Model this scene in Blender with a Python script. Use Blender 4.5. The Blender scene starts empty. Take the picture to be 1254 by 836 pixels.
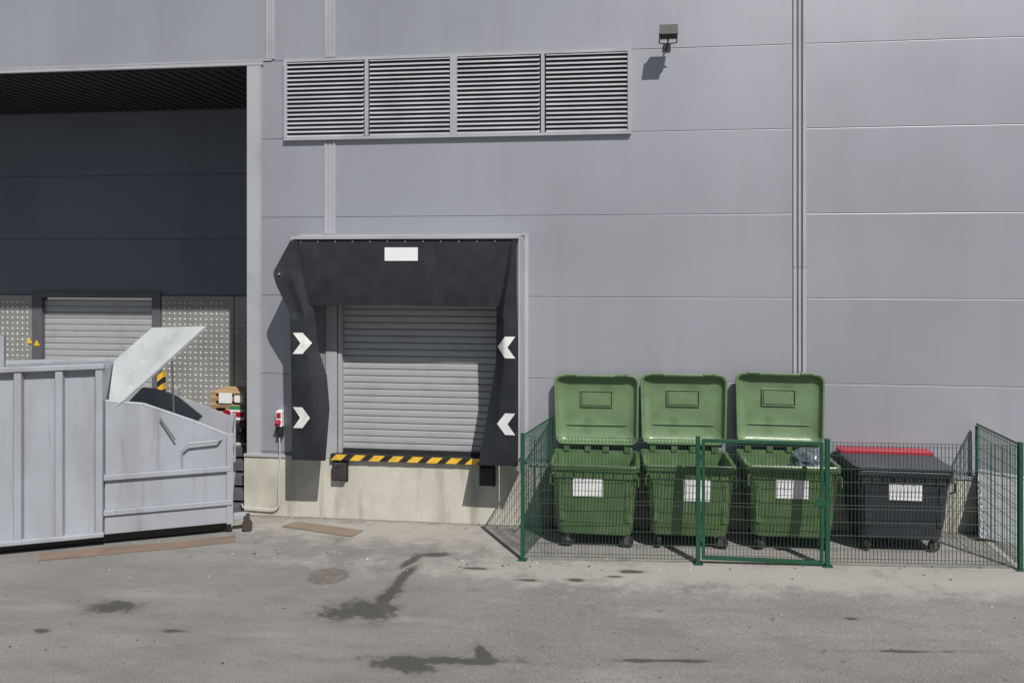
import bpy, math, random
from mathutils import Vector, Matrix
random.seed(7)
S=bpy.context.scene
try:
    S.view_settings.view_transform='Standard'; S.view_settings.look='None'; S.view_settings.exposure=0
except Exception as e: print(e)

# ---------------- materials ----------------
def pmat(name,col,rough=.6,metal=0.,var=.12,scale=2.,stretch=(1,1,1),bump=0.,bscale=60.,
         dirt=None,dirt_amt=.5,dscale=1.5,dstretch=(1,1,1),dlo=.5,dhi=.7,fine=.0,spec=.5,
         dirt2=None,d2amt=.5,d2scale=6,d2stretch=(1,1,.08),d2lo=.55,d2hi=.75):
    m=bpy.data.materials.new(name); m.use_nodes=True
    nt=m.node_tree; N=nt.nodes; L=nt.links
    b=N['Principled BSDF']; b.inputs['Metallic'].default_value=metal
    b.inputs['Specular IOR Level'].default_value=spec
    tc=N.new('ShaderNodeTexCoord')
    def noise(sc,st,det=5.):
        mp=N.new('ShaderNodeMapping'); mp.inputs['Scale'].default_value=st
        L.new(tc.outputs['Object'],mp.inputs['Vector'])
        n=N.new('ShaderNodeTexNoise'); n.inputs['Scale'].default_value=sc; n.inputs['Detail'].default_value=det
        L.new(mp.outputs['Vector'],n.inputs['Vector']); return n.outputs['Fac']
    def ramp(src,a,b_,c0,c1):
        r=N.new('ShaderNodeMapRange'); r.inputs[1].default_value=a; r.inputs[2].default_value=b_
        r.inputs[3].default_value=c0; r.inputs[4].default_value=c1
        L.new(src,r.inputs[0]); return r.outputs[0]
    def mix(f,a,c):
        x=N.new('ShaderNodeMix'); x.data_type='RGBA'
        if isinstance(f,(int,float)): x.inputs[0].default_value=f
        else: L.new(f,x.inputs[0])
        for i,v in ((6,a),(7,c)):
            if isinstance(v,(tuple,list)): x.inputs[i].default_value=(v[0],v[1],v[2],1)
            else: L.new(v,x.inputs[i])
        return x.outputs[2]
    lo=tuple(max(0,c*(1-var)) for c in col); hi=tuple(min(1,c*(1+var)) for c in col)
    n1=noise(scale,stretch)
    c=mix(ramp(n1,.3,.7,0,1),lo,hi)
    if fine>0:
        n3=noise(90,(1,1,1),2.)
        c=mix(ramp(n3,.35,.65,0,fine),c,tuple(x*.45 for x in col))
    if dirt is not None:
        n2=noise(dscale,dstretch,8.)
        c=mix(ramp(n2,dlo,dhi,0,dirt_amt),c,dirt)
    if dirt2 is not None:
        n4=noise(d2scale,d2stretch,6.)
        c=mix(ramp(n4,d2lo,d2hi,0,d2amt),c,dirt2)
    L.new(c,b.inputs['Base Color'])
    rr=ramp(n1,.3,.7,max(0,rough-.07),min(1,rough+.07)); L.new(rr,b.inputs['Roughness'])
    if bump>0:
        nb=noise(bscale,(1,1,1),4.)
        bp=N.new('ShaderNodeBump'); bp.inputs['Strength'].default_value=bump; bp.inputs['Distance'].default_value=.02
        L.new(nb,bp.inputs['Height']); L.new(bp.outputs['Normal'],b.inputs['Normal'])
    return m

M={}
def panelmat(n,k): return pmat(n,(.365*k,.375*k,.415*k),.46,.35,.04,.3,dirt=(.29*k,.29*k,.315*k),dirt_amt=.35,dscale=.9,dstretch=(1,1,.3),dlo=.45,dhi=.8,bump=.10,bscale=1.1,dirt2=(.28,.28,.29),d2amt=.22,d2scale=3,d2stretch=(1,1,.07))
M['panel']=panelmat('wall_panel',1.); M['panel2']=panelmat('wall_panel_b',.972); M['panel3']=panelmat('wall_panel_c',1.025)
M['trim']=pmat('trim_metal',(.39,.40,.43),.42,.0,.07,1.,dirt=(.27,.27,.28),dirt_amt=.4)
M['trimdk']=pmat('trim_dark',(.10,.10,.115),.6)
M['gap']=pmat('joint_gap',(.22,.225,.24),.8)
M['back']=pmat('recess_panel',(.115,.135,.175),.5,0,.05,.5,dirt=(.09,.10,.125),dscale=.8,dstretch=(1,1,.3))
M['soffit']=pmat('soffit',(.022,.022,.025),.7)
M['conc']=pmat('concrete',(.54,.52,.45),.9,0,.08,1.5,bump=.3,bscale=30,dirt=(.33,.31,.26),dirt_amt=.7,dscale=1.6,dstretch=(1,1,.6),dlo=.48,dhi=.72,fine=.15,dirt2=(.20,.19,.16),d2amt=.55,d2scale=4,d2stretch=(1,1,.15),d2lo=.54,d2hi=.70)
M['door']=pmat('door_slats',(.36,.37,.385),.42,.0,.06,2.,dirt=(.25,.25,.25),dirt_amt=.5,dscale=2)
M['louver']=pmat('louver',(.42,.43,.46),.5)
M['black']=pmat('black_metal',(.02,.02,.022),.5)
M['rubber']=pmat('rubber',(.017,.020,.026),.55,0,.2,3,dirt=(.035,.038,.042),dirt_amt=.6,dscale=1.5,dstretch=(1,1,.35),dlo=.5,dhi=.8,bump=.10,bscale=3,spec=.35)
M['rubber2']=pmat('rubber_head',(.020,.022,.027),.6,0,.2,3,dirt=(.055,.057,.06),dirt_amt=.5,dscale=2.5,dstretch=(.6,1,.8),dlo=.52,dhi=.8,bump=.10,bscale=3,spec=.35,dirt2=(.06,.06,.06),d2amt=.35,d2scale=5,d2stretch=(1,1,.2),d2lo=.55,d2hi=.8)
M['white']=pmat('white_paint',(.72,.72,.70),.6,0,.06,6,dirt=(.4,.4,.38),dirt_amt=.5,dscale=7)
M['label']=pmat('white_label',(.8,.8,.8),.5,0,.03)
M['cable']=pmat('cable_grey',(.5,.5,.48),.6)
M['yellow']=pmat('yellow_paint',(.78,.48,.04),.5,0,.15,8,dirt=(.2,.15,.06),dirt_amt=.5,dscale=9)
M['red']=pmat('red_plastic',(.36,.012,.03),.4,0,.08)
M['grn2']=pmat('green_paint',(.05,.25,.1),.5)
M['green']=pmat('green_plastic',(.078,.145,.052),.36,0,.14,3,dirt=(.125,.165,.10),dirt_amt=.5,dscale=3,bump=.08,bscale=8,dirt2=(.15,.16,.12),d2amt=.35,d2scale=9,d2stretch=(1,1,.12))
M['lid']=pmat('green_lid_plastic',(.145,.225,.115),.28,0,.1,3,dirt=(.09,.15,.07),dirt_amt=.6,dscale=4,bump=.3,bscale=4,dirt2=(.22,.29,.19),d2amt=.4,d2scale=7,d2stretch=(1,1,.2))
M['dkplastic']=pmat('dark_plastic',(.028,.033,.043),.45,0,.12,3,dirt=(.06,.06,.065),dirt_amt=.5,bump=.08,bscale=8)
M['fence']=pmat('fence_green',(.010,.07,.038),.45,0,.1)
M['wire']=pmat('fence_wire',(.02,.045,.036),.5)
M['wheel']=pmat('wheel_rubber',(.03,.03,.03),.8)
M['steel']=pmat('galvanised',(.42,.43,.44),.4,.4)
M['fork']=pmat('caster_steel',(.13,.13,.13),.5,.3)
M['cont']=pmat('container_paint',(.33,.35,.385),.5,0,.08,1.2,dirt=(.22,.22,.215),dirt_amt=.6,dscale=1.8,dstretch=(1,1,.3),dlo=.5,dhi=.8,bump=.14,bscale=3,dirt2=(.18,.15,.125),d2amt=.5,d2scale=7,d2stretch=(1,1,.09),d2lo=.6,d2hi=.78)
M['flap']=pmat('flap_paint',(.46,.49,.50),.45,0,.08,1.5,dirt=(.30,.29,.27),dirt_amt=.6,dscale=2.5,dlo=.5,dhi=.75,dirt2=(.58,.59,.58),d2amt=.5,d2scale=5,d2stretch=(1,.2,1))
M['rust']=pmat('under_rust',(.05,.04,.035),.8)
M['card']=pmat('cardboard',(.21,.15,.115),.9,0,.15,3,dirt=(.14,.11,.09),dirt_amt=.7)
M['card2']=pmat('cardboard_dull',(.22,.175,.13),.9,0,.15,3,dirt=(.13,.11,.085),dirt_amt=.7)
M['wood']=pmat('wood',(.46,.31,.17),.8,0,.25,6,stretch=(1,1,6))
M['check']=pmat('tread_plate',(.27,.27,.26),.45,.2,.08,2,dirt=(.2,.2,.19),dirt_amt=.5)
M['stud_glint']=pmat('tread_studs_glint',(.62,.62,.60),.35,.2,.1,2)  # studs paler than their plate: sun glitter put into the base colour
M['iron']=pmat('cast_iron',(.17,.155,.14),.8,.1,.2,8)
M['bag']=pmat('bag_plastic',(.012,.012,.014),.25)
M['bluebag']=pmat('bag_plastic_grey',(.10,.12,.14),.3,0,.4,8)

# ---------------- mesh helpers ----------------
class B:
    def __init__(s): s.v=[]; s.f=[]; s.m=[]
    def add(s,vs,fs,mi=0):
        o=len(s.v); s.v+= [tuple(v) for v in vs]
        for f in fs: s.f.append([i+o for i in f]); s.m.append(mi)
    def box(s,x0,x1,y0,y1,z0,z1,mi=0,M4=None):
        vs=[Vector((x,y,z)) for x in (x0,x1) for y in (y0,y1) for z in (z0,z1)]
        if M4: vs=[M4@v for v in vs]
        s.add(vs,[(0,1,3,2),(4,6,7,5),(0,4,5,1),(2,3,7,6),(0,2,6,4),(1,5,7,3)],mi)
    def cyl(s,p,q,r,n=12,mi=0,r2=None):
        p=Vector(p);q=Vector(q); d=(q-p).normalized(); r2=r if r2 is None else r2
        a=d.orthogonal().normalized(); b=d.cross(a)
        vs=[]
        for i in range(n):
            t=2*math.pi*i/n; o=a*math.cos(t)+b*math.sin(t); vs+= [p+o*r,q+o*r2]
        fs=[(2*i,2*i+1,(2*i+3)%(2*n),(2*i+2)%(2*n)) for i in range(n)]
        fs.append([2*i for i in range(n)][::-1]); fs.append([2*i+1 for i in range(n)])
        s.add(vs,fs,mi)
    def tube(s,pts,r,n=8,mi=0):
        for a,b in zip(pts[:-1],pts[1:]): s.cyl(a,b,r,n,mi)
    def loft(s,rings,cap0=True,cap1=True,mi=0):
        n=len(rings[0]); vs=[p for r in rings for p in r]; fs=[]
        for k in range(len(rings)-1):
            for i in range(n):
                j=(i+1)%n; fs.append((k*n+i,k*n+j,(k+1)*n+j,(k+1)*n+i))
        if cap0: fs.append(list(range(n))[::-1])
        if cap1: fs.append([(len(rings)-1)*n+i for i in range(n)])
        s.add(vs,fs,mi)
    def obj(s,name,mats,parent=None,bevel=0,smooth=False,loc=None):
        me=bpy.data.meshes.new(name); me.from_pydata(s.v,[],s.f)
        if not isinstance(mats,(list,tuple)): mats=[mats]
        for m in mats: me.materials.append(m)
        for p,i in zip(me.polygons,s.m): p.material_index=i
        me.update()
        o=bpy.data.objects.new(name,me); S.collection.objects.link(o)
        import bmesh
        bm=bmesh.new(); bm.from_mesh(me); bmesh.ops.recalc_face_normals(bm,faces=bm.faces); bm.to_mesh(me); bm.free()
        if smooth:
            for p in me.polygons: p.use_smooth=True
            try:
                me.set_sharp_from_angle(angle=math.radians(38))
            except Exception as e: pass
        if bevel>0:
            md=o.modifiers.new('bev','BEVEL'); md.width=bevel; md.segments=2; md.limit_method='ANGLE'; md.angle_limit=math.radians(40)
        if parent: o.parent=parent
        if loc: o.location=loc
        return o
def empty(name,loc=(0,0,0),rz=0):
    e=bpy.data.objects.new(name,None); S.collection.objects.link(e); e.location=loc; e.rotation_euler=(0,0,rz); return e
def rr(w,d,r,n=6):
    pts=[]
    for cx,cy,a0 in ((w/2-r,d/2-r,0),(-w/2+r,d/2-r,90),(-w/2+r,-d/2+r,180),(w/2-r,-d/2+r,270)):
        for i in range(n+1):
            a=math.radians(a0+90*i/n); pts.append((cx+r*math.cos(a),cy+r*math.sin(a)))
    return pts

def gz(x):
    if x<-2.3: return 0.
    if x<-.3: return .028*(x+2.3)**2/4
    return .028*(min(x,14)+1.3)

# ---------------- ground ----------------
def build_ground():
    xs=[-200,-60,-25,-12,-6,-2.3]+[-2.3+.25*i for i in range(1,9)]+[1,3,6,10,14,30,80,200]
    ys=[-200,-60,-25,-12,-6,-3,-1,0,4,25,80,200]
    b=B(); vs=[(x,y,gz(x)) for y in ys for x in xs]; n=len(xs)
    b.add(vs,[(j*n+i,j*n+i+1,(j+1)*n+i+1,(j+1)*n+i) for j in range(len(ys)-1) for i in range(n-1)])
    m=bpy.data.materials.new('asphalt'); m.use_nodes=True; nt=m.node_tree; N=nt.nodes; L=nt.links; P=N['Principled BSDF']
    tc=N.new('ShaderNodeTexCoord'); OC=tc.outputs['Object']
    def noise(sc,det=6,st=(1,1,1),rot=0,rough=.55):
        mp=N.new('ShaderNodeMapping'); mp.inputs['Scale'].default_value=st; mp.inputs['Rotation'].default_value=(0,0,rot); L.new(OC,mp.inputs[0])
        t=N.new('ShaderNodeTexNoise'); t.inputs['Scale'].default_value=sc; t.inputs['Detail'].default_value=det; t.inputs['Roughness'].default_value=rough
        L.new(mp.outputs[0],t.inputs['Vector']); return t.outputs['Fac']
    def mr(src,a,b_,c,d):
        r=N.new('ShaderNodeMapRange'); r.interpolation_type='SMOOTHSTEP'
        for i,v in zip((1,2,3,4),(a,b_,c,d)): r.inputs[i].default_value=v
        L.new(src,r.inputs[0]); return r.outputs[0]
    def ma(op,a,b_):
        x=N.new('ShaderNodeMath'); x.operation=op
        for i,v in ((0,a),(1,b_)):
            if isinstance(v,(int,float)): x.inputs[i].default_value=v
            else: L.new(v,x.inputs[i])
        return x.outputs[0]
    def mix(f,a,c):
        x=N.new('ShaderNodeMix'); x.data_type='RGBA'; L.new(f,x.inputs[0])
        for i,v in ((6,a),(7,c)):
            if isinstance(v,tuple): x.inputs[i].default_value=(*v,1)
            else: L.new(v,x.inputs[i])
        return x.outputs[2]
    big=noise(.35,4); c=mix(mr(big,.35,.65,0,1),(.205,.198,.186),(.25,.243,.23))
    mid=noise(2.2,7,(.5,1.3,1),.2,.65); c=mix(mr(mid,.42,.7,0,.6),c,(.15,.145,.136))
    lt=noise(1.1,6,(.35,1.6,1),-.15,.6); c=mix(mr(lt,.52,.72,0,.55),c,(.33,.32,.295))
    sp=noise(60,3); c=mix(mr(sp,.46,.62,0,.5),c,(.105,.103,.097))
    sp2=noise(85,2); c=mix(mr(sp2,.55,.66,0,.55),c,(.45,.44,.41))
    spk=noise(7,3); c=mix(mr(spk,.67,.71,0,.6),c,(.10,.095,.088))
    sp3=noise(18,4); c=mix(mr(sp3,.55,.7,0,.3),c,(.12,.116,.108))
    dn=noise(2.6,7,rough=.62); dn2=noise(9,4)
    wob=ma('ADD',ma('MULTIPLY',ma('SUBTRACT',dn,.5),3.2),ma('MULTIPLY',ma('SUBTRACT',dn2,.5),1.0))
    def blob(cx,cy,rx,ry,rot=0):
        mp=N.new('ShaderNodeMapping'); mp.vector_type='TEXTURE'
        mp.inputs['Location'].default_value=(cx,cy,0); mp.inputs['Rotation'].default_value=(0,0,math.radians(rot)); mp.inputs['Scale'].default_value=(rx,ry,1000)
        L.new(OC,mp.inputs[0]); ln=N.new('ShaderNodeVectorMath'); ln.operation='LENGTH'; L.new(mp.outputs[0],ln.inputs[0])
        return ln.outputs['Value']
    def comb(lst):
        o=lst[0]
        for k in lst[1:]: o=ma('MINIMUM',o,k)
        return ma('ADD',o,wob)
    lightd=comb([blob(1.5,-2.0,4.2,.45),blob(5,-1.9,2.5,.5),blob(-3.5,-.6,2.6,.5),blob(2.2,-1.0,4,.9)])
    c=mix(mr(lightd,.4,1.8,.6,0),c,(.43,.41,.37))
    dark=comb([blob(-3.25,-3.6,.50,.28,15),blob(-3.0,-3.05,.12,.42,-12),blob(-2.95,-2.4,.09,.42,-8),blob(-3.0,-1.85,.08,.32,-20),blob(-2.78,-1.55,.28,.09,10),
               blob(-6.4,-3.9,.32,.18,0),blob(-1.9,-4.72,.8,.12,4),blob(-2.3,-4.85,.42,.14,0),blob(-1.5,-4.5,.08,.2,20),
               blob(.55,-4.5,.5,.035,3),blob(3.3,-4.1,.55,.035,3),blob(2.9,-3.3,.10,.05),blob(-.5,-2.3,.13,.05),blob(.0,-2.15,.10,.04),blob(-1.2,-2.35,.16,.04),blob(.3,-1.95,.2,.05),
               blob(-6.9,-4.6,.12,.06),blob(-5.3,-4.4,.14,.05),blob(-2.0,-2.0,.16,.05)])
    dm=mr(dark,.6,1.15,.9,0)
    halo=mr(dark,.9,1.9,.35,0)
    c=mix(halo,c,(.125,.12,.11))
    c=mix(dm,c,mix(mr(sp,.45,.65,0,1),(.058,.056,.052),(.085,.082,.075)))
    # damp, dirty foot of the walls
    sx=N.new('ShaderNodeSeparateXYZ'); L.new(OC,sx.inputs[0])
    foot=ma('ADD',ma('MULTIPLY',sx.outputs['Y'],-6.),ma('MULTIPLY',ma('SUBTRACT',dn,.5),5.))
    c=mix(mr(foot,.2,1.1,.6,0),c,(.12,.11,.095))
    L.new(c,P.inputs['Base Color'])
    r=N.new('ShaderNodeMapRange'); r.inputs[3].default_value=.9; r.inputs[4].default_value=.6; L.new(dm,r.inputs[0]); L.new(r.outputs[0],P.inputs['Roughness'])
    P.inputs['Specular IOR Level'].default_value=.3
    bp=N.new('ShaderNodeBump'); bp.inputs['Strength'].default_value=.6; bp.inputs['Distance'].default_value=.014
    L.new(ma('ADD',sp,ma('MULTIPLY',mid,1.5)),bp.inputs['Height']); L.new(bp.outputs[0],P.inputs['Normal'])
    b.obj('ground',m,smooth=True)
build_ground()

# ---------------- warehouse ----------------
W=empty('warehouse_building')
J=[1.12,2.50,3.89,5.27,6.66,8.04,9.42,10.8,12.2]
G=.004
pb=B()
def prow(x0,x1,z0,z1): pb.box(x0+G,x1-G,0,.02,z0+G,z1-G,random.choice([0,0,1,2]))
for k in range(len(J)-1):
    z0,z1=J[k],J[k+1]
    segs=[(-6.4,-4.93),(-4.93,3.03),(3.03,11),(11,19)] if z0<8 else [(-22,-14),(-14,-6.03),(-6.03,-4.93),(-4.93,3.03),(3.03,11),(11,19)]
    for a,c in segs:
        if z0<3.5 and a>=-5 and a<-4: prow(-1.9,c,z0,z1)
        elif z0<3.5 and c<-4.9 and c>-5: prow(a,-5.0,z0,z1)
        else: prow(a,c,z0,z1)
pb.obj('wall_panels',[M['panel'],M['panel2'],M['panel3']],W,bevel=.006)
b=B()
b.box(-6.4,-5.0,.012,.3,0,12.1); b.box(-5.0,-1.9,.012,.3,3.9,12.1); b.box(-1.9,19,.012,.3,0,12.1); b.box(-22,-6.4,.012,.3,8.06,12.1)
b.obj('wall_core',M['gap'],W)
b=B(); b.box(-6.46,-6.2,-.03,.02,1.04,7.97); b.box(-6.46,-6.41,.02,3.4,1.03,7.97)
b.box(-6.215,-6.195,-.045,-.03,1.04,7.97)
b.obj('corner_trim',M['trim'],W,bevel=.004)
b=B(); b.box(-22,-6.16,-.03,.3,7.98,8.04); b.box(-22,-6.0,-.018,-.002,8.05,8.075)
b.obj('fascia_flashing',M['trim'],W)
b=B()
def vcap(x,z0,z1,w=.1,dk=False):
    b.box(x-w,x-w+.05,-.022,-.002,z0,z1); b.box(x+w-.05,x+w,-.022,-.002,z0,z1); b.box(x-w+.05,x+w-.05,-.008,-.002,z0,z1,1 if dk else 0)
    b.box(x-.018,x+.018,-.02,-.008,z0,z1)
vcap(-4.93,8.08,12.2); vcap(-4.93,4.97,6.6); vcap(-6.03,8.08,12.2,.08)
vcap(3.03,4.4,12.2,.1,True); vcap(3.03,1.12,4.39,.098,True); vcap(11,1.12,12.2)
b.obj('vertical_joint_covers',[M['trim'],M['trimdk']],W)
b=B()
for z in J[:-1]:
    x=-6.0
    while x<15:
        if not (z<3.95 and -5.4<x<-1.4): b.cyl((x,-.004,z+.05),(x,.001,z+.05),.007,6)
        x+=2.0
b.obj('panel_screws',M['steel'],W)
b=B(); b.box(-6.5,-5.02,-.05,.3,-.3,1.03); b.box(-5.02,-1.88,-.05,.6,-.3,1.03); b.box(-1.88,19,-.05,.3,-.3,1.03)
b.obj('concrete_plinth',M['conc'],W)
b=B(); b.box(-6.5,-5.52,-.075,-.002,1.035,1.075); b.box(-1.4,19,-.075,-.002,1.035,1.075); b.obj('base_flashing',M['trim'],W)
b=B()
for z0,z1 in ((3.72,5.0),(5.0,6.45),(6.45,7.9)): b.box(-22+G,-6.46-G,3.4,3.45,z0+G,z1-G)
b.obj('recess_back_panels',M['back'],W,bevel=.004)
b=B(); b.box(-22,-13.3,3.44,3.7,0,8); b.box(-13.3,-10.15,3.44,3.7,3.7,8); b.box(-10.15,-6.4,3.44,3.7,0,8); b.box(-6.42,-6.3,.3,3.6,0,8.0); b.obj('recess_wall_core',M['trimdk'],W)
b=B()
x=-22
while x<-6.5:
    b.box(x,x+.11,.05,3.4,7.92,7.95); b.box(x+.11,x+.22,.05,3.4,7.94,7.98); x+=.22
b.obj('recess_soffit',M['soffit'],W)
b=B(); b.box(-22,19,.3,16,11.9,12.15); b.box(-6.3,19,15.8,16,0,11.9); b.box(18.8,19,.3,15.8,0,11.9); b.box(-22,-6.3,3.8,4,8,11.9);b.box(-22,-21.8,.3,3.8,8,11.9)
b.obj('roof_and_rear_walls',M['panel'],W)
b=B(); b.box(-22,-6.52,1.0,3.39,-.2,1.0); b.obj('recess_platform',M['conc'],W,bevel=.01)
b=B()
for i in range(5): b.box(-7.5,-6.55,.98-.24*(5-i)+.0,.985,.0+.2*i+.02,.2*i+.17)
b.obj('steps',M['trimdk'],W)
b=B()
def tread(x0,x1,z0,z1):
    b.box(x0,x1,3.375,3.398,z0,z1)
    p=.125; i=0; z=z0+.06
    while z<z1-.04:
        xx=x0+.06; j=0
        while xx<x1-.04:
            w,h=(.046,.022) if (i+j)%2 else (.022,.046)
            b.add([(xx-w,3.375,z),(xx,3.375,z-h),(xx+w,3.375,z),(xx,3.375,z+h),(xx,3.35,z)],[(0,1,4),(1,2,4),(2,3,4),(3,0,4)],1)
            xx+=p; j+=1
        z+=p; i+=1
tread(-22,-13.32,1.0,3.71); tread(-10.12,-8.4,1.0,3.71); tread(-8.38,-6.48,1.0,3.71)
b.obj('tread_plate_cladding',[M['check'],M['stud_glint']],W)
def slats(b,x0,x1,y,z0,z1,p,dep=.022):
    n=int((z1-z0)/p); 
    for i in range(n):
        a=z0+i*p; prof=[(y,a),(y-dep,a+p*.12),(y-dep*1.1,a+p*.5),(y-dep,a+p*.86),(y,a+p*.98),(y+.03,a+p*.98),(y+.03,a)]
        vs=[(x0,q[0],q[1]) for q in prof]+[(x1,q[0],q[1]) for q in prof]; k=len(prof)
        b.add(vs,[(j,(j+1)%k,(j+1)%k+k,j+k) for j in range(k)]+[list(range(k)),list(range(k,2*k))[::-1]])
b=B(); slats(b,-13.07,-10.35,3.5,1.0,3.62,.145); b.obj('recess_roller_door',M['door'],W)
b=B(); b.box(-13.3,-13.07,3.36,3.56,1.0,3.66); b.box(-10.35,-10.14,3.36,3.56,1.0,3.66); b.box(-13.3,-10.14,3.36,3.56,3.66,3.78)
b.obj('recess_door_frame',M['trimdk'],W)
b=B(); 
for x in (-13.18,-13.24):
    b.add([(x-.08,3.35,2.55),(x+.08,3.35,2.55),(x,3.35,2.69)],[(0,1,2)])
b.v=[(v[0]-(.13 if i>2 else 0),v[1],v[2]+(.05 if i>2 else 0)) for i,v in enumerate(b.v)]
b.obj('warning_triangles',M['yellow'],W)
b=B(); slats(b,-4.8,-1.95,.13,1.06,3.9,.118,.024); b.obj('dock_roller_door',M['door'],W)
b=B(); b.box(-5.0,-4.8,-.03,.2,1.04,3.88); b.box(-1.965,-1.9,-.03,.2,1.04,3.88); b.box(-4.78,-4.72,-.01,.1,1.06,3.88); b.obj('dock_door_frame',M['trim'],W)
b=B(); b.box(-4.8,-1.96,.07,.102,1.06,1.20); b.obj('door_bottom_seal',M['black'],W)
b=B()
x0,x1=-4.88,-2.13; z0,z1=1.035,1.135; b.box(x0,x1,-.13,.05,z0,z1,1)
p=.34; x=x0
while x<x1-.05:
    sh=.11
    a=[x,min(x+p*.56,x1),min(x+p*.56+sh,x1),min(x+sh,x1)]
    b.add([(a[0],-.134,z0),(a[1],-.134,z0),(a[2],-.134,z1),(a[3],-.134,z1)],[(0,1,2,3)],0)
    x+=p
b.obj('dock_edge_warning_stripe',[M['yellow'],M['black']],W)

# louver
Lv=empty('ventilation_louver',(0,0,0))
b=B(); X=[-5.76,-4.253,-2.71,-1.173,.31]; z0,z1=6.62,8.05
b.box(X[0]-.0,X[-1],-.07,-.001,z1-.05,z1); b.box(X[0],X[-1],-.07,-.001,z0,z0+.05)
for i,x in enumerate(X):
    w=.03 if i not in(2,) else .06
    if i==0: x+=.03
    if i==4: x-=.03
    b.box(x-w,x+w,-.072,-.001,z0+.05,z1-.05)
b.box(X[2]-.008,X[2]+.008,-.074,-.0725,z0,z1)
b.obj('louver_frame',M['trim'],Lv,bevel=.004)
b=B(); b.box(X[0]+.06,X[-1]-.06,-.009,-.003,z0+.05,z1-.05); b.obj('louver_backing',M['black'],Lv)
b=B(); n=18
for i in range(n):
    zc=z0+.078+(z1-z0-.12)*i/(n-1+.2)
    for k in range(4):
        a=X[k]+.055; c=X[k+1]-.055
        vs=[(a,-.066,zc-.026),(c,-.066,zc-.026),(c,-.012,zc+.022),(a,-.012,zc+.022),(a,-.066,zc-.014),(c,-.066,zc-.014),(c,-.012,zc+.03),(a,-.012,zc+.03)]
        b.add(vs,[(0,1,2,3),(4,7,6,5),(0,4,5,1),(2,6,7,3),(0,3,7,4),(1,5,6,2)])
b.obj('louver_slats',M['louver'],Lv)

# floodlight
F=empty('wall_floodlight',(.9,0,8.2))
b=B(); T=Matrix.Translation((0,-.34,-.0))@Matrix.Rotation(math.radians(-22),4,'X')
b.box(-.13,.13,-.08,.06,-.08,.08,0,T); b.box(-.145,.145,-.1,-.08,-.095,.095,0,T)
for i in range(6): b.box(-.115+.045*i,-.1+.045*i,.06,.09,-.07,.07,0,T)
b.obj('housing',M['black'],F,bevel=.006)
b=B(); b.box(-.06,.06,-.03,-.001,-.2,-.1); b.tube([(0,-.02,-.15),(0,-.2,-.14),(0,-.3,-.04)],.014)
for sx in (-.14,.14): b.tube([(sx,-.34,0),(sx,-.25,-.14),(0,-.2,-.14)],.009)
b.obj('bracket',M['black'],F)

# ---------------- dock shelter ----------------
D=empty('dock_shelter')
def lin(tab,z):
    tab=sorted(tab)
    if z<=tab[0][0]: return tab[0][1:]
    for a,c in zip(tab[:-1],tab[1:]):
        if z<=c[0]:
            t=(z-a[0])/(c[0]-a[0]); return tuple(a[i]+(c[i]-a[i])*t for i in range(1,len(a)))
    return tab[-1][1:]
LT=[(4.84,-5.36,-5.24),(4.31,-5.63,-5.17),(4.10,-5.58,-5.10),(3.62,-5.37,-4.98),(2.98,-5.35,-4.92),(2.57,-5.34,-4.78),(2.02,-5.34,-4.72),(1.165,-5.34,-4.755)]
RT=[(4.84,-1.62,-1.535),(4.22,-1.77,-1.54),(3.74,-1.88,-1.535),(2.82,-1.9,-1.525),(2.09,-2.02,-1.525),(1.18,-2.17,-1.53)]
def yl(x,z):
    a,c=lin(LT,z); t=(x-a)/(c-a); k=math.sin(math.pi*min(1,max(0,(z-1.1)/3.7)))
    y=-.715+.02*math.sin(4*t+1.6*z)*k+.30*max(0,t-.6)*k
    if z>3.6:
        h=1-abs(z-4.25)/.65 if abs(z-4.25)<.65 else 0
        y-=.10*(1-t)*h
        y+=.10*max(0,.35-abs(t-.45-.3*(z-4.2)))*k     # crease
    return y
def yr(x,z):
    a,c=lin(RT,z); t=(c-x)/(c-a); k=math.sin(math.pi*min(1,max(0,(z-1.1)/3.7)))
    y=-.715+.02*math.sin(4*t-1.4*z+1)*k+.30*max(0,t-.6)*k
    if z>3.5: y-=.10*max(0,.35-abs(t-.5+.3*(z-4.2)))*k
    return y
def flap(name,tab,fy):
    b=B(); nz,nx=60,20; z1=max(t[0] for t in tab); z0=min(t[0] for t in tab)
    for s in (0,.012):
        vs=[]
        for i in range(nz+1):
            z=z0+(z1-z0)*i/nz; a,c=lin(tab,z)
            for j in range(nx+1):
                x=a+(c-a)*j/nx; vs.append((x,fy(x,z)+s,z))
        b.add(vs,[(i*(nx+1)+j,i*(nx+1)+j+1,(i+1)*(nx+1)+j+1,(i+1)*(nx+1)+j) for i in range(nz) for j in range(nx)])
    b.obj(name,M['rubber'],D,smooth=True)
flap('side_curtain_a',LT,yl); flap('side_curtain_b',RT,yr)
b=B(); nx,nz=60,20
for s in (0,.012):
    vs=[]
    for i in range(nz+1):
        for j in range(nx+1):
            x=-5.31+3.77*j/nx; t=i/nz; z=4.86-1.10*t+.008*math.sin(x*3)*t
            vs.append((x,-.665+.015*math.sin(x*2.4+1)*t-.02*math.sin(math.pi*t)+s,z))
    b.add(vs,[(i*(nx+1)+j,i*(nx+1)+j+1,(i+1)*(nx+1)+j+1,(i+1)*(nx+1)+j) for i in range(nz) for j in range(nx)])
b.obj('head_curtain',M['rubber2'],D,smooth=True)
b=B()
b.box(-5.36,-1.5,-.64,-.002,4.87,4.91); b.box(-5.36,-1.5,-.70,-.64,4.86,4.915)
b.box(-1.52,-1.49,-.67,-.002,1.09,4.87); b.box(-5.37,-5.34,-.60,-.002,1.09,4.87)
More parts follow.
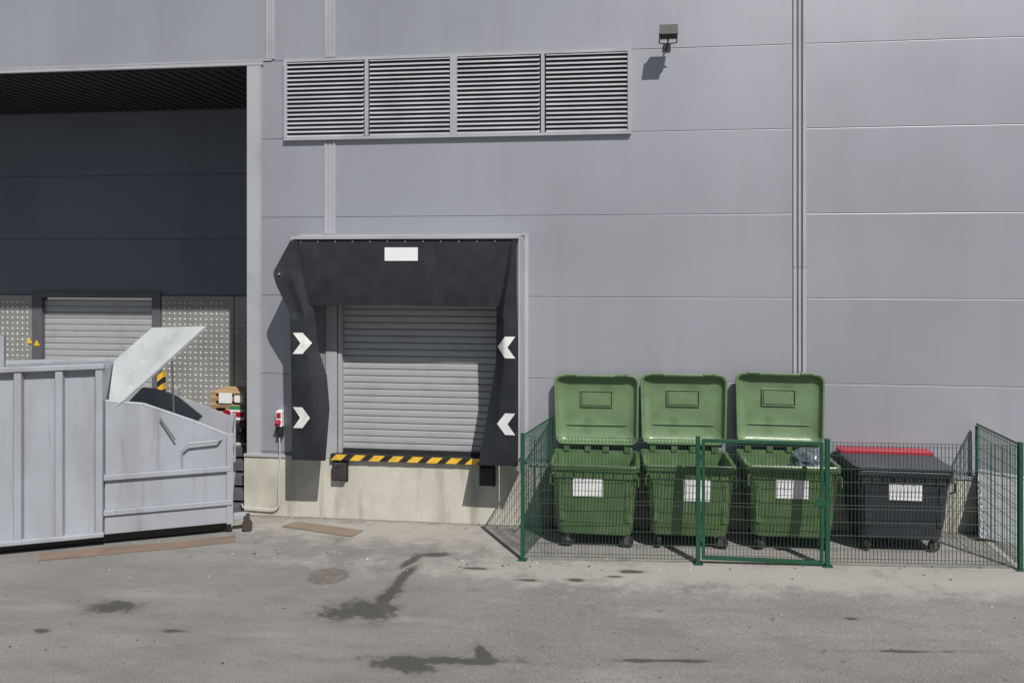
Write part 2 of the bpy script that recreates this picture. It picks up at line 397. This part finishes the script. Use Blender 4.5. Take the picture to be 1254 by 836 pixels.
b.box(-1.56,-1.522,-.64,-.60,1.09,4.84); b.box(-5.33,-5.29,-.60,-.56,1.09,4.84)
b.box(-1.488,-1.42,-.03,-.002,1.09,4.93); b.box(-5.5,-5.372,-.03,-.002,1.09,4.93)
b.box(-5.5,-1.42,-.032,-.002,4.932,4.96)
b.obj('shelter_frame',M['trim'],D,bevel=.003)
b=B()
for i in range(13): b.cyl((-5.2+.3*i,-.675,4.82),(-5.2+.3*i,-.66,4.82),.011,8)
b.cyl((-5.52,-.815,4.28),(-5.52,-.78,4.28),.016,8)
b.obj('rivets',M['steel'],D)
b=B(); b.box(-3.74,-3.18,-.70,-.692,4.50,4.72); b.obj('number_plate',M['label'],D)
b=B()
def chev(x0,x1,zc,fy,flip):
    h=.175; U=[(0,1),(.55,1),(1,.5),(.42,.5)]; 
    for sgn in (1,-1):
        n=8; vs=[]
        for i in range(n+1):
            for j in range(n+1):
                s=i/n;t=j/n
                px=(U[0][0]*(1-s)+U[1][0]*s)*(1-t)+(U[3][0]*(1-s)+U[2][0]*s)*t
                pz=1-.5*t
                if flip: px=1-px
                x=x0+(x1-x0)*px; z=zc+sgn*(pz-.5)*2*h
                vs.append((x,fy(x,z)-.013,z))
        b.add(vs,[(i*(n+1)+j,i*(n+1)+j+1,(i+1)*(n+1)+j+1,(i+1)*(n+1)+j) for i in range(n) for j in range(n)])
chev(-5.31,-5.01,3.12,yl,False); chev(-5.31,-5.01,1.88,yl,False)
chev(-1.86,-1.56,3.10,yr,True); chev(-1.86,-1.56,1.86,yr,True)
b.obj('chevron_marks',M['white'],D,smooth=True)

for nm,x in (('dock_bumper',-4.72),('dock_bumper',-2.12)):
    E=empty(nm,(x,-.05,.84)); b=B(); b.box(-.12,.12,-.12,-.001,-.15,.15); b.obj('rubber_block',M['wheel'],E,bevel=.02)
    b=B(); b.box(-.14,.14,-.02,-.001,-.18,.18)
    for zz in (-.08,.08): b.cyl((0,-.125,zz),(0,-.12,zz),.025,10)
    b.obj('mounting_plate',M['black'],E)
E=empty('power_socket',(-5.83,0,1.7))
b=B(); b.box(-.055,.055,-.11,-.001,-.12,.16,0); b.cyl((0,-.11,-.02),(0,-.19,-.07),.045,12,1); b.box(-.04,.04,-.125,-.11,.04,.13,1); b.box(-.05,.05,-.1,-.001,-.3,-.13,2)
b.obj('socket_box',[M['label'],M['red'],M['black']],E,bevel=.008)
b=B(); b.tube([(0,-.075,-.3),(0.01,-.08,-.75),(-.01,-.1,-1.2),(.0,-.1,-1.5),(-.03,-.1,-1.55),(-.1,-.11,-1.58),(-.4,-.11,-1.57),(-.66,-.11,-1.56),(-.68,-.11,-1.5)],.0115); b.obj('cable_conduit',M['cable'],E)

# ---------------- fence ----------------
Fn=empty('mesh_fence')
P={'a':(-1.344,-1.6),'b':(1.24,-1.6),'c':(3.056,-1.6),'d':(5.64,-1.6),'e':(-1.02,-.1),'f':(5.71,-.1)}
def top(x): return 1.89+(x+1.34)*.0095
b=B()
for k,(x,y) in P.items():
    r=.032 if k in 'bc' else .028
    if k in 'ef': r=.02
    b.box(x-r,x+r,y-r,y+r,gz(x)-.05,top(x)+(.02 if k not in 'ef' else -.06))
    b.box(x-.07,x+.07,y-.07,y+.07,gz(x)+.001,gz(x)+.012)
b.obj('fence_posts',M['fence'],Fn,bevel=.004)
def panel(b,p,q,z0f,z1f,r=.0034,sp=.05,rows=None):
    p=Vector(p);q=Vector(q); L_=(q-p).length; n=int(L_/sp); d=(q-p).normalized(); nn=Vector((-d.y,d.x))
    R=Matrix(((d.x,nn.x,0,0),(d.y,nn.y,0,0),(0,0,1,0),(0,0,0,1)))
    for i in range(n+1):
        c=p+(q-p)*(i/n); T=Matrix.Translation((c.x,c.y,0))@R
        b.box(-r,r,-r,r,z0f(c.x),z1f(c.x),0,T)
    za=z0f(p.x);zb=z0f(q.x);ta=z1f(p.x);tb=z1f(q.x)
    rows=rows or 9
    fold=(0,rows//2,rows)
    hs=[]
    for k in range(rows+1):
        t=k/rows; hs.append(t)
        if k in fold: hs.append(min(1,t+.03) if t<1 else t-.03)
    for t in hs:
        A=(p.x-nn.x*.006,p.y-nn.y*.006,za+(ta-za)*t+.002); C=(q.x-nn.x*.006,q.y-nn.y*.006,zb+(tb-zb)*t+.002)
        b.cyl(A,C,r*1.15,6)
zf=lambda x:gz(x)+.06; tf=lambda x:top(x)-.03
b=B(); panel(b,(P['a'][0]+.03,-1.6),(P['b'][0]-.03,-1.6),zf,tf); panel(b,(P['c'][0]+.03,-1.6),(P['d'][0]-.03,-1.6),zf,tf)
b.obj('front_mesh',M['wire'],Fn)
b=B(); panel(b,P['a'],P['e'],zf,tf,.0036); panel(b,P['d'],P['f'],zf,tf,.0036); 
for k1,k2 in (('a','e'),('d','f')):
    a,c=P[k1],P[k2]; b.cyl((*a,top(a[0])-.02),(*c,top(c[0])-.03),.014,8)
b.obj('side_mesh',M['fence'],Fn)
Gt=empty('fence_gate')
b=B(); x0,x1=P['b'][0]+.055,P['c'][0]-.055; z0=gz(1.3)+.07; z1=1.9
for x in (x0,x1-.045): b.box(x,x+.045,-1.625,-1.575,z0,z1)
b.box(x0+.045,x1-.045,-1.624,-1.576,z1-.05,z1-.001); b.box(x0+.045,x1-.045,-1.624,-1.576,z0,z0+.05)
b.box(x1-.12,x1+.02,-1.64,-1.626,.98,1.10)
for z in (.4,1.6): b.box(x0-.03,x0+.01,-1.64,-1.626,z,z+.08)
b.obj('gate_frame',M['fence'],Gt,bevel=.003)
b=B(); panel(b,(x0+.03,-1.6),(x1-.03,-1.6),lambda x:z0+.03,lambda x:z1-.03); b.obj('gate_mesh',M['wire'],Gt)

# ---------------- bins ----------------
def ringz(w,d,r,z,oy=0): return [(x,y+oy,z) for x,y in rr(w,d,r)]
def make_bin(x,mat,lidmode,lidmat,label,ry=0,rot=0,lean=2.):
    E=empty('wheeled_garbage_bin',(x,-.67+ry,gz(x)),math.radians(rot))
    b=B()
    R=[ringz(1.06,.72,.14,.21),ringz(1.14,.80,.12,.235),ringz(1.17,.83,.12,.30),ringz(1.19,.86,.12,.42),ringz(1.205,.875,.12,.425),
       ringz(1.29,.98,.10,1.10),ringz(1.33,1.03,.10,1.125),ringz(1.335,1.035,.10,1.22),ringz(1.39,1.08,.10,1.235),ringz(1.40,1.09,.10,1.31),ringz(1.37,1.06,.09,1.33),
       ringz(1.27,.95,.08,1.32),ringz(1.25,.93,.08,1.27),ringz(1.1,.76,.10,.34)]
    b.loft(R); b.obj('body',mat,E,smooth=True)
    b=B()
    def fy(z): return -(.875+(z-.425)*(.105/.675))/2
    for xx in (-.5,.5):
        vs=[]
        for z in (.45,1.08):
            for dx in (-.035,.035):
                for dy in (.01,-.018): vs.append((xx*(1+.08*(z-.4))+dx,fy(z)+dy,z))
        b.add(vs,[(0,1,3,2),(4,6,7,5),(0,4,5,1),(2,3,7,6),(0,2,6,4),(1,5,7,3)])
    for i in range(9):
        xx=-.6+.15*i; b.box(xx-.006,xx+.006,-.543,-.515,1.14,1.232)
    for sx in (-1,1):
        b.cyl((sx*.66,0,1.13),(sx*.78,0,1.13),.025,12); b.cyl((sx*.765,0,1.13),(sx*.78,0,1.13),.038,12)
        b.box(sx*.64-.03,sx*.64+.03,-.2,.2,.9,.98)
        b.tube([(sx*.62,-.53,1.20),(sx*.67,-.58,1.18),(sx*.67,-.58,1.04),(sx*.63,-.50,1.0)],.012)
    b.obj('ribs_and_handles',mat,E,bevel=.004)
    b=B(); bb=B()
    for sx in (-.46,.46):
        for sy in (-.3,.3):
            a=random.uniform(-.9,.9)+ (1.3 if random.random()<.4 else 0); c,s=math.cos(a),math.sin(a); ox,oy=sx+.03*c,sy+.03*s
            T=Matrix.Translation((ox,oy,0))@Matrix.Rotation(a,4,'Z')
            p=T@Vector((0,-.025,.105));q=T@Vector((0,.025,.105)); b.cyl(p,q,.104,20)
            bb.cyl(T@Vector((0,-.03,.105)),T@Vector((0,.03,.105)),.04,12)
            for yy in (-.043,.035): bb.box(-.03,.03,yy,yy+.006,.07,.21,0,T)
            bb.box(-.06,.06,-.05,.05,.203,.215,0,T)
    b.obj('wheels',M['wheel'],E,smooth=True); bb.obj('caster_forks',M['fork'],E)
    lx,lz0,lz1,lw=label
    b=B(); y0,y1=fy(lz0)-.012,fy(lz1)-.012
    vs=[(lx-lw/2,y0,lz0),(lx+lw/2,y0,lz0),(lx+lw/2,y1,lz1),(lx-lw/2,y1,lz1)]; vs+=[(v[0],v[1]+.02,v[2]) for v in vs]
    b.add(vs,[(0,1,2,3),(7,6,5,4),(0,4,5,1),(2,6,7,3),(0,3,7,4),(1,5,6,2)]); b.obj('label',M['label'],E)
    if lidmode=='open':
        tilt=random.uniform(-.014,.014)
        T=Matrix.Translation((0,.44,1.43))@Matrix.Rotation(math.radians(-lean),4,'X')@Matrix.Rotation(tilt,4,'Y')
        def lr(w,h,r,t,cz=.57,nar=.035):
            out=[]
            for px,pz in rr(w,h,r,8):
                k=1-nar*(1-(pz/.57+1)/2)
                out.append(T@Vector((px*k,t,cz+pz)))
            return out
        b=B()
        b.loft([lr(1.0,.75,.14,.15),lr(1.24,.98,.14,.115),lr(1.33,1.07,.13,.055),lr(1.40,1.14,.13,.045),lr(1.41,1.15,.13,-.005),lr(1.39,1.13,.12,-.018),lr(1.345,1.085,.11,-.012),lr(1.32,1.06,.11,.02),lr(1.29,1.03,.11,.055),lr(1.2,.94,.12,.082),lr(1.0,.75,.12,.105),lr(.6,.4,.1,.118)])
        b.obj('open_lid',lidmat,E,smooth=True)
        b=B()
        def bar(x0,x1,z0,z1,y0=.05,y1=.112): b.box(x0,x1,y0,y1,z0,z1,0,T)
        bar(-.27,.27,.86,.88,.086); bar(-.27,.27,.60,.615,.092); bar(-.27,-.255,.615,.86,.088); bar(.255,.27,.615,.86,.088)
        bar(-.24,.24,.63,.845,.0975)
        bar(-.5,.5,.30,.31,.086)
        for sx in (-.42,.42): b.box(sx-.1,sx+.1,-.03,.04,1.13,1.165,0,T)
        b.obj('lid_ribs',lidmat,E,bevel=.006)
        b=B(); b.cyl((-.62,.50,1.40),(.62,.50,1.40),.018,10)
        for sx in (-.5,-.15,.15,.5): b.box(sx-.05,sx+.05,.45,.55,1.30,1.45)
        b.obj('hinge',mat,E,bevel=.008)
    else:
        b=B(); b.loft([ringz(1.40,1.10,.10,1.335),ringz(1.42,1.12,.10,1.345),ringz(1.42,1.12,.10,1.375),ringz(1.38,1.06,.10,1.385),ringz(1.1,.7,.1,1.39)])
        b.obj('lid_base',mat,E,smooth=True)
        b=B(); b.loft([ringz(1.40,.26,.06,1.37,.43),ringz(1.42,.28,.06,1.38,.43),ringz(1.41,.27,.06,1.425,.43),ringz(1.36,.22,.06,1.44,.43)])
        b.obj('lid_rim',lidmat,E,smooth=True)
    return E
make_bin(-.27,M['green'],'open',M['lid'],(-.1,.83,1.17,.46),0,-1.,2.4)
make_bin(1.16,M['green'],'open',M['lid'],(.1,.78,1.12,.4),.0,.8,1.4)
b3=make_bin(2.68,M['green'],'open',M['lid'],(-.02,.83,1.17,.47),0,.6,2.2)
b4=make_bin(4.27,M['dkplastic'],'closed',M['red'],(.02,.86,1.2,.46),.03,-.6); b4.scale=(1,1,.945)
def lump(name,mat,parent,loc,sc,seed):
    random.seed(seed); import bmesh
    me=bpy.data.meshes.new(name); bm=bmesh.new(); bmesh.ops.create_icosphere(bm,subdivisions=4,radius=1)
    from mathutils import noise
    for v in bm.verts:
        d=noise.noise(v.co*2.3+Vector((seed,0,0)))*.28+abs(noise.noise(v.co*6+Vector((0,seed,0))))*.16
        v.co*=1+d; 
        if v.co.z<-.6: v.co.z=-.6
        v.co=Vector((v.co.x*sc[0],v.co.y*sc[1],v.co.z*sc[2]))
    bm.to_mesh(me); bm.free(); me.materials.append(mat)
    o=bpy.data.objects.new(name,me); S.collection.objects.link(o); o.location=loc; o.parent=parent
    return o
lump('bag_contents',M['bluebag'],b3,(.34,0,1.24),(.26,.3,.22),3)
lump('bag_contents',M['bag'],b3,(-.2,.0,1.0),(.4,.35,.16),5)

E=empty('leaning_plastic_sheet',(5.95,-.5,gz(6))); b=B(); T=Matrix.Rotation(math.radians(-22),4,'X')@Matrix.Rotation(math.radians(8),4,'Y')
b.box(-.38,.38,0,.02,0,1.05,0,T); b.box(-.38,.38,-.02,0,1.0,1.05,0,T); b.box(-.38,-.34,-.02,0,.0,1.0,0,T); b.obj('sheet',M['trim'],E,bevel=.004)

# ---------------- compactor ----------------
C=empty('waste_compactor_container',(-6.25,-1.1,0),math.radians(25))
b=B()
xl,xr_=-8.,-1.86; zb=.2
def prism(b,x0,x1,prof,mi=0):
    k=len(prof); vs=[(x0,y,z) for y,z in prof]+[(x1,y,z) for y,z in prof]
    b.add(vs,[(j,(j+1)%k,(j+1)%k+k,j+k) for j in range(k)]+[list(range(k)),list(range(k,2*k))[::-1]],mi)
prism(b,xl,xr_,[(.10,zb),(.10,2.80),(1.80,2.70),(1.80,zb)])
b.obj('body',M['cont'],C)
b=B(); s=-1.86
while s>-8:
    prism_v=[(s,.10),(s-.02,.0),(s-.12,.0),(s-.15,.10)]
    b.add([(x,y,zb) for x,y in prism_v]+[(x,y,2.79) for x,y in prism_v],[(0,1,5,4),(1,2,6,5),(2,3,7,6),(3,0,4,7),(3,2,1,0),(4,5,6,7)])
    b.box(s-.10,s-.02,1.802,1.88,zb,2.69)
    s-=.56
b.obj('body_ribs',M['cont'],C,bevel=.008)
b=B(); b.box(xl,xr_+.004,-.02,.10,2.80,2.88); b.box(xl,xr_+.004,1.78,1.90,2.705,2.78); b.box(xr_-.06,xr_+.003,.11,1.77,2.72,2.80)
b.box(xl,xr_,-.01,.095,zb-.04,zb+.03)
b.obj('body_rails',M['cont'],C,bevel=.012)
b=B()
def prof_ext(b,prof,y0,y1,mi=0):
    k=len(prof); vs=[(x,y0,z) for x,z in prof]+[(x,y1,z) for x,z in prof]
    b.add(vs,[(j,(j+1)%k,(j+1)%k+k,j+k) for j in range(k)]+[list(range(k)),list(range(k,2*k))[::-1]],mi)
top_=[(-1.85,2.28),(-1.30,2.20),(-.55,1.88),(-.02,1.62)]
prof_ext(b,[(-1.85,1.13),(-.02,1.13)]+top_[::-1],.06,.11)
prof_ext(b,[(-1.85,1.13),(-.02,1.13)]+top_[::-1],1.74,1.79)
b.box(-.07,-.02,.11,1.74,1.13,1.62)
b.box(-1.85,-.0,.03,1.82,.58,1.05); b.box(-1.85,.02,.0,1.85,.2,.50)
b.obj('hopper',M['cont'],C,bevel=.006)
b=B(); b.box(-1.86,.03,-.03,1.87,1.05,1.13); b.box(-1.86,.05,-.04,1.88,.50,.58); b.box(-.04,.06,-.02,.08,.18,1.66); b.box(-.04,.06,1.78,1.87,.18,1.66)
b.box(-.05,.04,.08,1.78,1.60,1.66)
b.tube([(-.72,.04,1.13),(-.72,-.03,1.45),(-.62,-.04,1.55),(-.18,-.03,1.56),(-.12,.06,1.56)],.018)
for t0,t1 in zip(top_[:-1],top_[1:]): b.cyl((t0[0],.085,t0[1]),(t1[0],.085,t1[1]),.03,8)
b.obj('hopper_rails',M['cont'],C,bevel=.008)
b=B(); b.box(xl,-.05,.2,.4,.03,.19); b.box(xl,-.05,1.5,1.7,.03,.19); b.box(xl,-.1,.4,1.5,.13,.19); b.box(-1.8,-.1,.12,1.73,1.135,1.2)
b.obj('skids',M['rust'],C)
b=B(); b.box(.06,.26,.1,.22,.2,.30); b.box(.22,.32,.08,.24,.05,.26,1); b.cyl((.28,.05,.08),(.28,.27,.08),.08,16,1); b.cyl((.28,1.5,.08),(.28,1.7,.08),.08,16,1); b.box(.06,.28,1.55,1.65,.2,.30);b.box(.22,.32,1.53,1.67,.05,.26,1)
b.obj('end_rollers',[M['cont'],M['rust']],C,bevel=.01)
Mi=Matrix.Translation((-6.25,-1.1,0))@Matrix.Rotation(math.radians(25),4,'Z'); Mi=Mi.inverted()
pts=[Vector(p) for p in [(-7.92,-1.80,2.10),(-7.70,-1.72,2.27),(-6.68,-1.04,3.407),(-7.79,-.78,3.35),(-8.28,-1.10,2.81)]]
loc=[Mi@p for p in pts]
nrm=((loc[2]-loc[1]).cross(loc[3]-loc[2])).normalized()
b=B(); k=len(loc); b.add([p+nrm*.02 for p in loc]+[p-nrm*.02 for p in loc],[list(range(k)),list(range(k,2*k))[::-1]]+[(j,(j+1)%k,(j+1)%k+k,j+k) for j in range(k)])
b.obj('open_flap',M['flap'],C)
b=B(); a=loc[1]*.45+loc[2]*.55; b.cyl(a-nrm*.04,(-.85,.12,1.95),.014,8); b.cyl((-1.05,.0,1.98),(-.82,-.02,1.62),.012,8); b.obj('gas_strut',M['fork'],C)
b=B(); b.box(-3.36,-3.28,.2,.28,2.78,3.35); b.box(-3.5,-3.14,.16,.32,2.74,2.80); b.obj('lifting_lug',M['cont'],C)

# ---------------- small objects ----------------
E=empty('striped_bollard',(-9.42,2.2,1.0)); b=B()
n=9
for i in range(n): 
    z0=1.14*i/n; z1=1.14*(i+1)/n; 
    vs=[(x,y,z+x*.8) for x in (-.06,.06) for y in (-.06,.06) for z in (z0,z1)]
    b.add(vs,[(0,1,3,2),(4,6,7,5),(0,4,5,1),(2,3,7,6),(0,2,6,4),(1,5,7,3)],i%2)
b.box(-.1,.1,-.1,.1,0.001,.012,1)
b.obj('post',[M['yellow'],M['black']],E)
E=empty('steel_bollard',(-9.16,2.3,1.0)); b=B(); b.cyl((0,0,0),(0,0,.82),.085,20); b.cyl((0,0,.82),(0,0,.85),.085,20,0,.05); b.obj('post',M['steel'],E,smooth=True)
E=empty('pallet_stack',(-7.42,1.5,1.0)); b=B(); z=0
for k in range(7):
    for yy in (-.3,-.15,0,.15,.3): b.box(-.36,.36,yy-.05,yy+.05,z+.10,z+.122,0)
    for xx in (-.3,0,.3): b.box(xx-.05,xx+.05,-.34,.34,z+.022,z+.098,0)
    for yy in (-.3,0,.3): b.box(-.36,.36,yy-.05,yy+.05,z,z+.02,0)
    z+=.138
b.obj('pallets',M['wood'],E)
b=B(); b.box(-.17,.10,-.37,-.36,.74,.94,0); b.box(.0,.34,-.375,-.362,.42,.62,0); b.box(-.3,.2,-.37,-.362,.12,.30,0); b.cyl((.0,-.38,.53),(.0,-.372,.53),.09,16,1);b.box(.12,.34,-.38,-.371,.48,.58,1); b.box(.05,.34,-.38,-.371,.63,.69,2); b.box(.15,.33,-.37,-.362,.76,.9,0)
b.obj('wrappings',[M['label'],M['red'],M['grn2']],E)
g=empty('garbage_bag',(-7.0,1.35,1.0)); lump('bag_body',M['bag'],g,(-.1,-.1,.16),(.24,.22,.27),11)
E=empty('cable_hoop',(-8.1,1.7,1.0)); b=B()
pts=[(.18*math.cos(t*math.pi/8),0,.22*math.sin(t*math.pi/8)) for t in range(9)]; b.tube(pts,.012); b.obj('hoop',M['white'],E)

def poly(b,ps,z0,z1):
    k=len(ps); b.add([(x,y,z0) for x,y in ps]+[(x,y,z1) for x,y in ps],[list(range(k))[::-1],list(range(k,2*k))]+[(j,(j+1)%k,(j+1)%k+k,j+k) for j in range(k)])
E=empty('cardboard_strip',(0,0,0)); b=B()
poly(b,[(-8.55,-2.55),(-8.0,-2.33),(-7.4,-2.06),(-6.7,-1.77),(-6.0,-1.42),(-6.12,-1.14),(-6.8,-1.50),(-7.5,-1.8),(-8.7,-2.3)],.004,.02); b.obj('strip',M['card'],E)
E=empty('cardboard_sheet',(0,0,0)); b=B(); poly(b,[(-5.55,-.62),(-4.22,-.96),(-4.12,-.66),(-5.40,-.36)],.004,.02); b.obj('sheet',M['card2'],E)
E=empty('manhole_cover',(-4.03,-2.55,0)); b=B()
b.cyl((0,0,.001),(0,0,.006),.29,32); b.cyl((0,0,.006),(0,0,.010),.25,32)
for i in range(-4,5):
    for j in range(-4,5):
        if i*i+j*j<17: b.box(i*.05-.015,i*.05+.015,j*.05-.015,j*.05+.015,.010,.015)
b.obj('cover',M['iron'],E)
random.seed(21)
E=empty('ground_litter',(0,0,0)); b=B()
def bit(x,y,s,mi):
    a=random.uniform(0,3.1); T=Matrix.Translation((x,y,gz(x)+.002))@Matrix.Rotation(a,4,'Z')@Matrix.Rotation(random.uniform(-.3,.3),4,'X')
    b.box(-s,s,-s*random.uniform(.3,.9),s*.6,0,s*random.uniform(.15,.7),mi,T)
for i in range(150): bit(random.uniform(-5.8,6.5),random.choice([-.15,-1.7])+random.gauss(0,.22)-.05,random.uniform(.006,.018),random.choice([0,0,0,2,2,1]))
for i in range(110): bit(random.uniform(-9,6),random.uniform(-5.5,-1.2),random.uniform(.004,.011),random.choice([0,0,0,0,2,2,1]))
b.obj('litter',[M['rust'],M['label'],M['card']],E)

# ---------------- light ----------------
d=Vector((-.6,1,-1.35)).normalized()
sl=bpy.data.lights.new('sun','SUN'); sl.energy=4.5; sl.angle=math.radians(.5); sl.color=(1,.96,.91)
so=bpy.data.objects.new('sun',sl); S.collection.objects.link(so); so.rotation_euler=d.to_track_quat('-Z','Y').to_euler(); so.location=(8,-12,20)
w=bpy.data.worlds.new('World'); S.world=w; w.use_nodes=True; nt=w.node_tree
sky=nt.nodes.new('ShaderNodeTexSky'); sky.sky_type='NISHITA'; sky.sun_disc=False
sky.sun_elevation=math.asin(-d.z); sky.sun_rotation=math.atan2(-d.x,-d.y)
bg=nt.nodes['Background']; bg.inputs['Strength'].default_value=.05; nt.links.new(sky.outputs[0],bg.inputs[0])
# ---------------- camera ----------------
cd=bpy.data.cameras.new('camera'); cd.sensor_width=36; cd.lens=27.99; cd.shift_y=-.0781; cd.clip_end=1000
co=bpy.data.objects.new('camera',cd); S.collection.objects.link(co); co.location=(0,-13.5,4.49); co.rotation_euler=(math.radians(90),0,math.radians(7.2))
S.camera=co
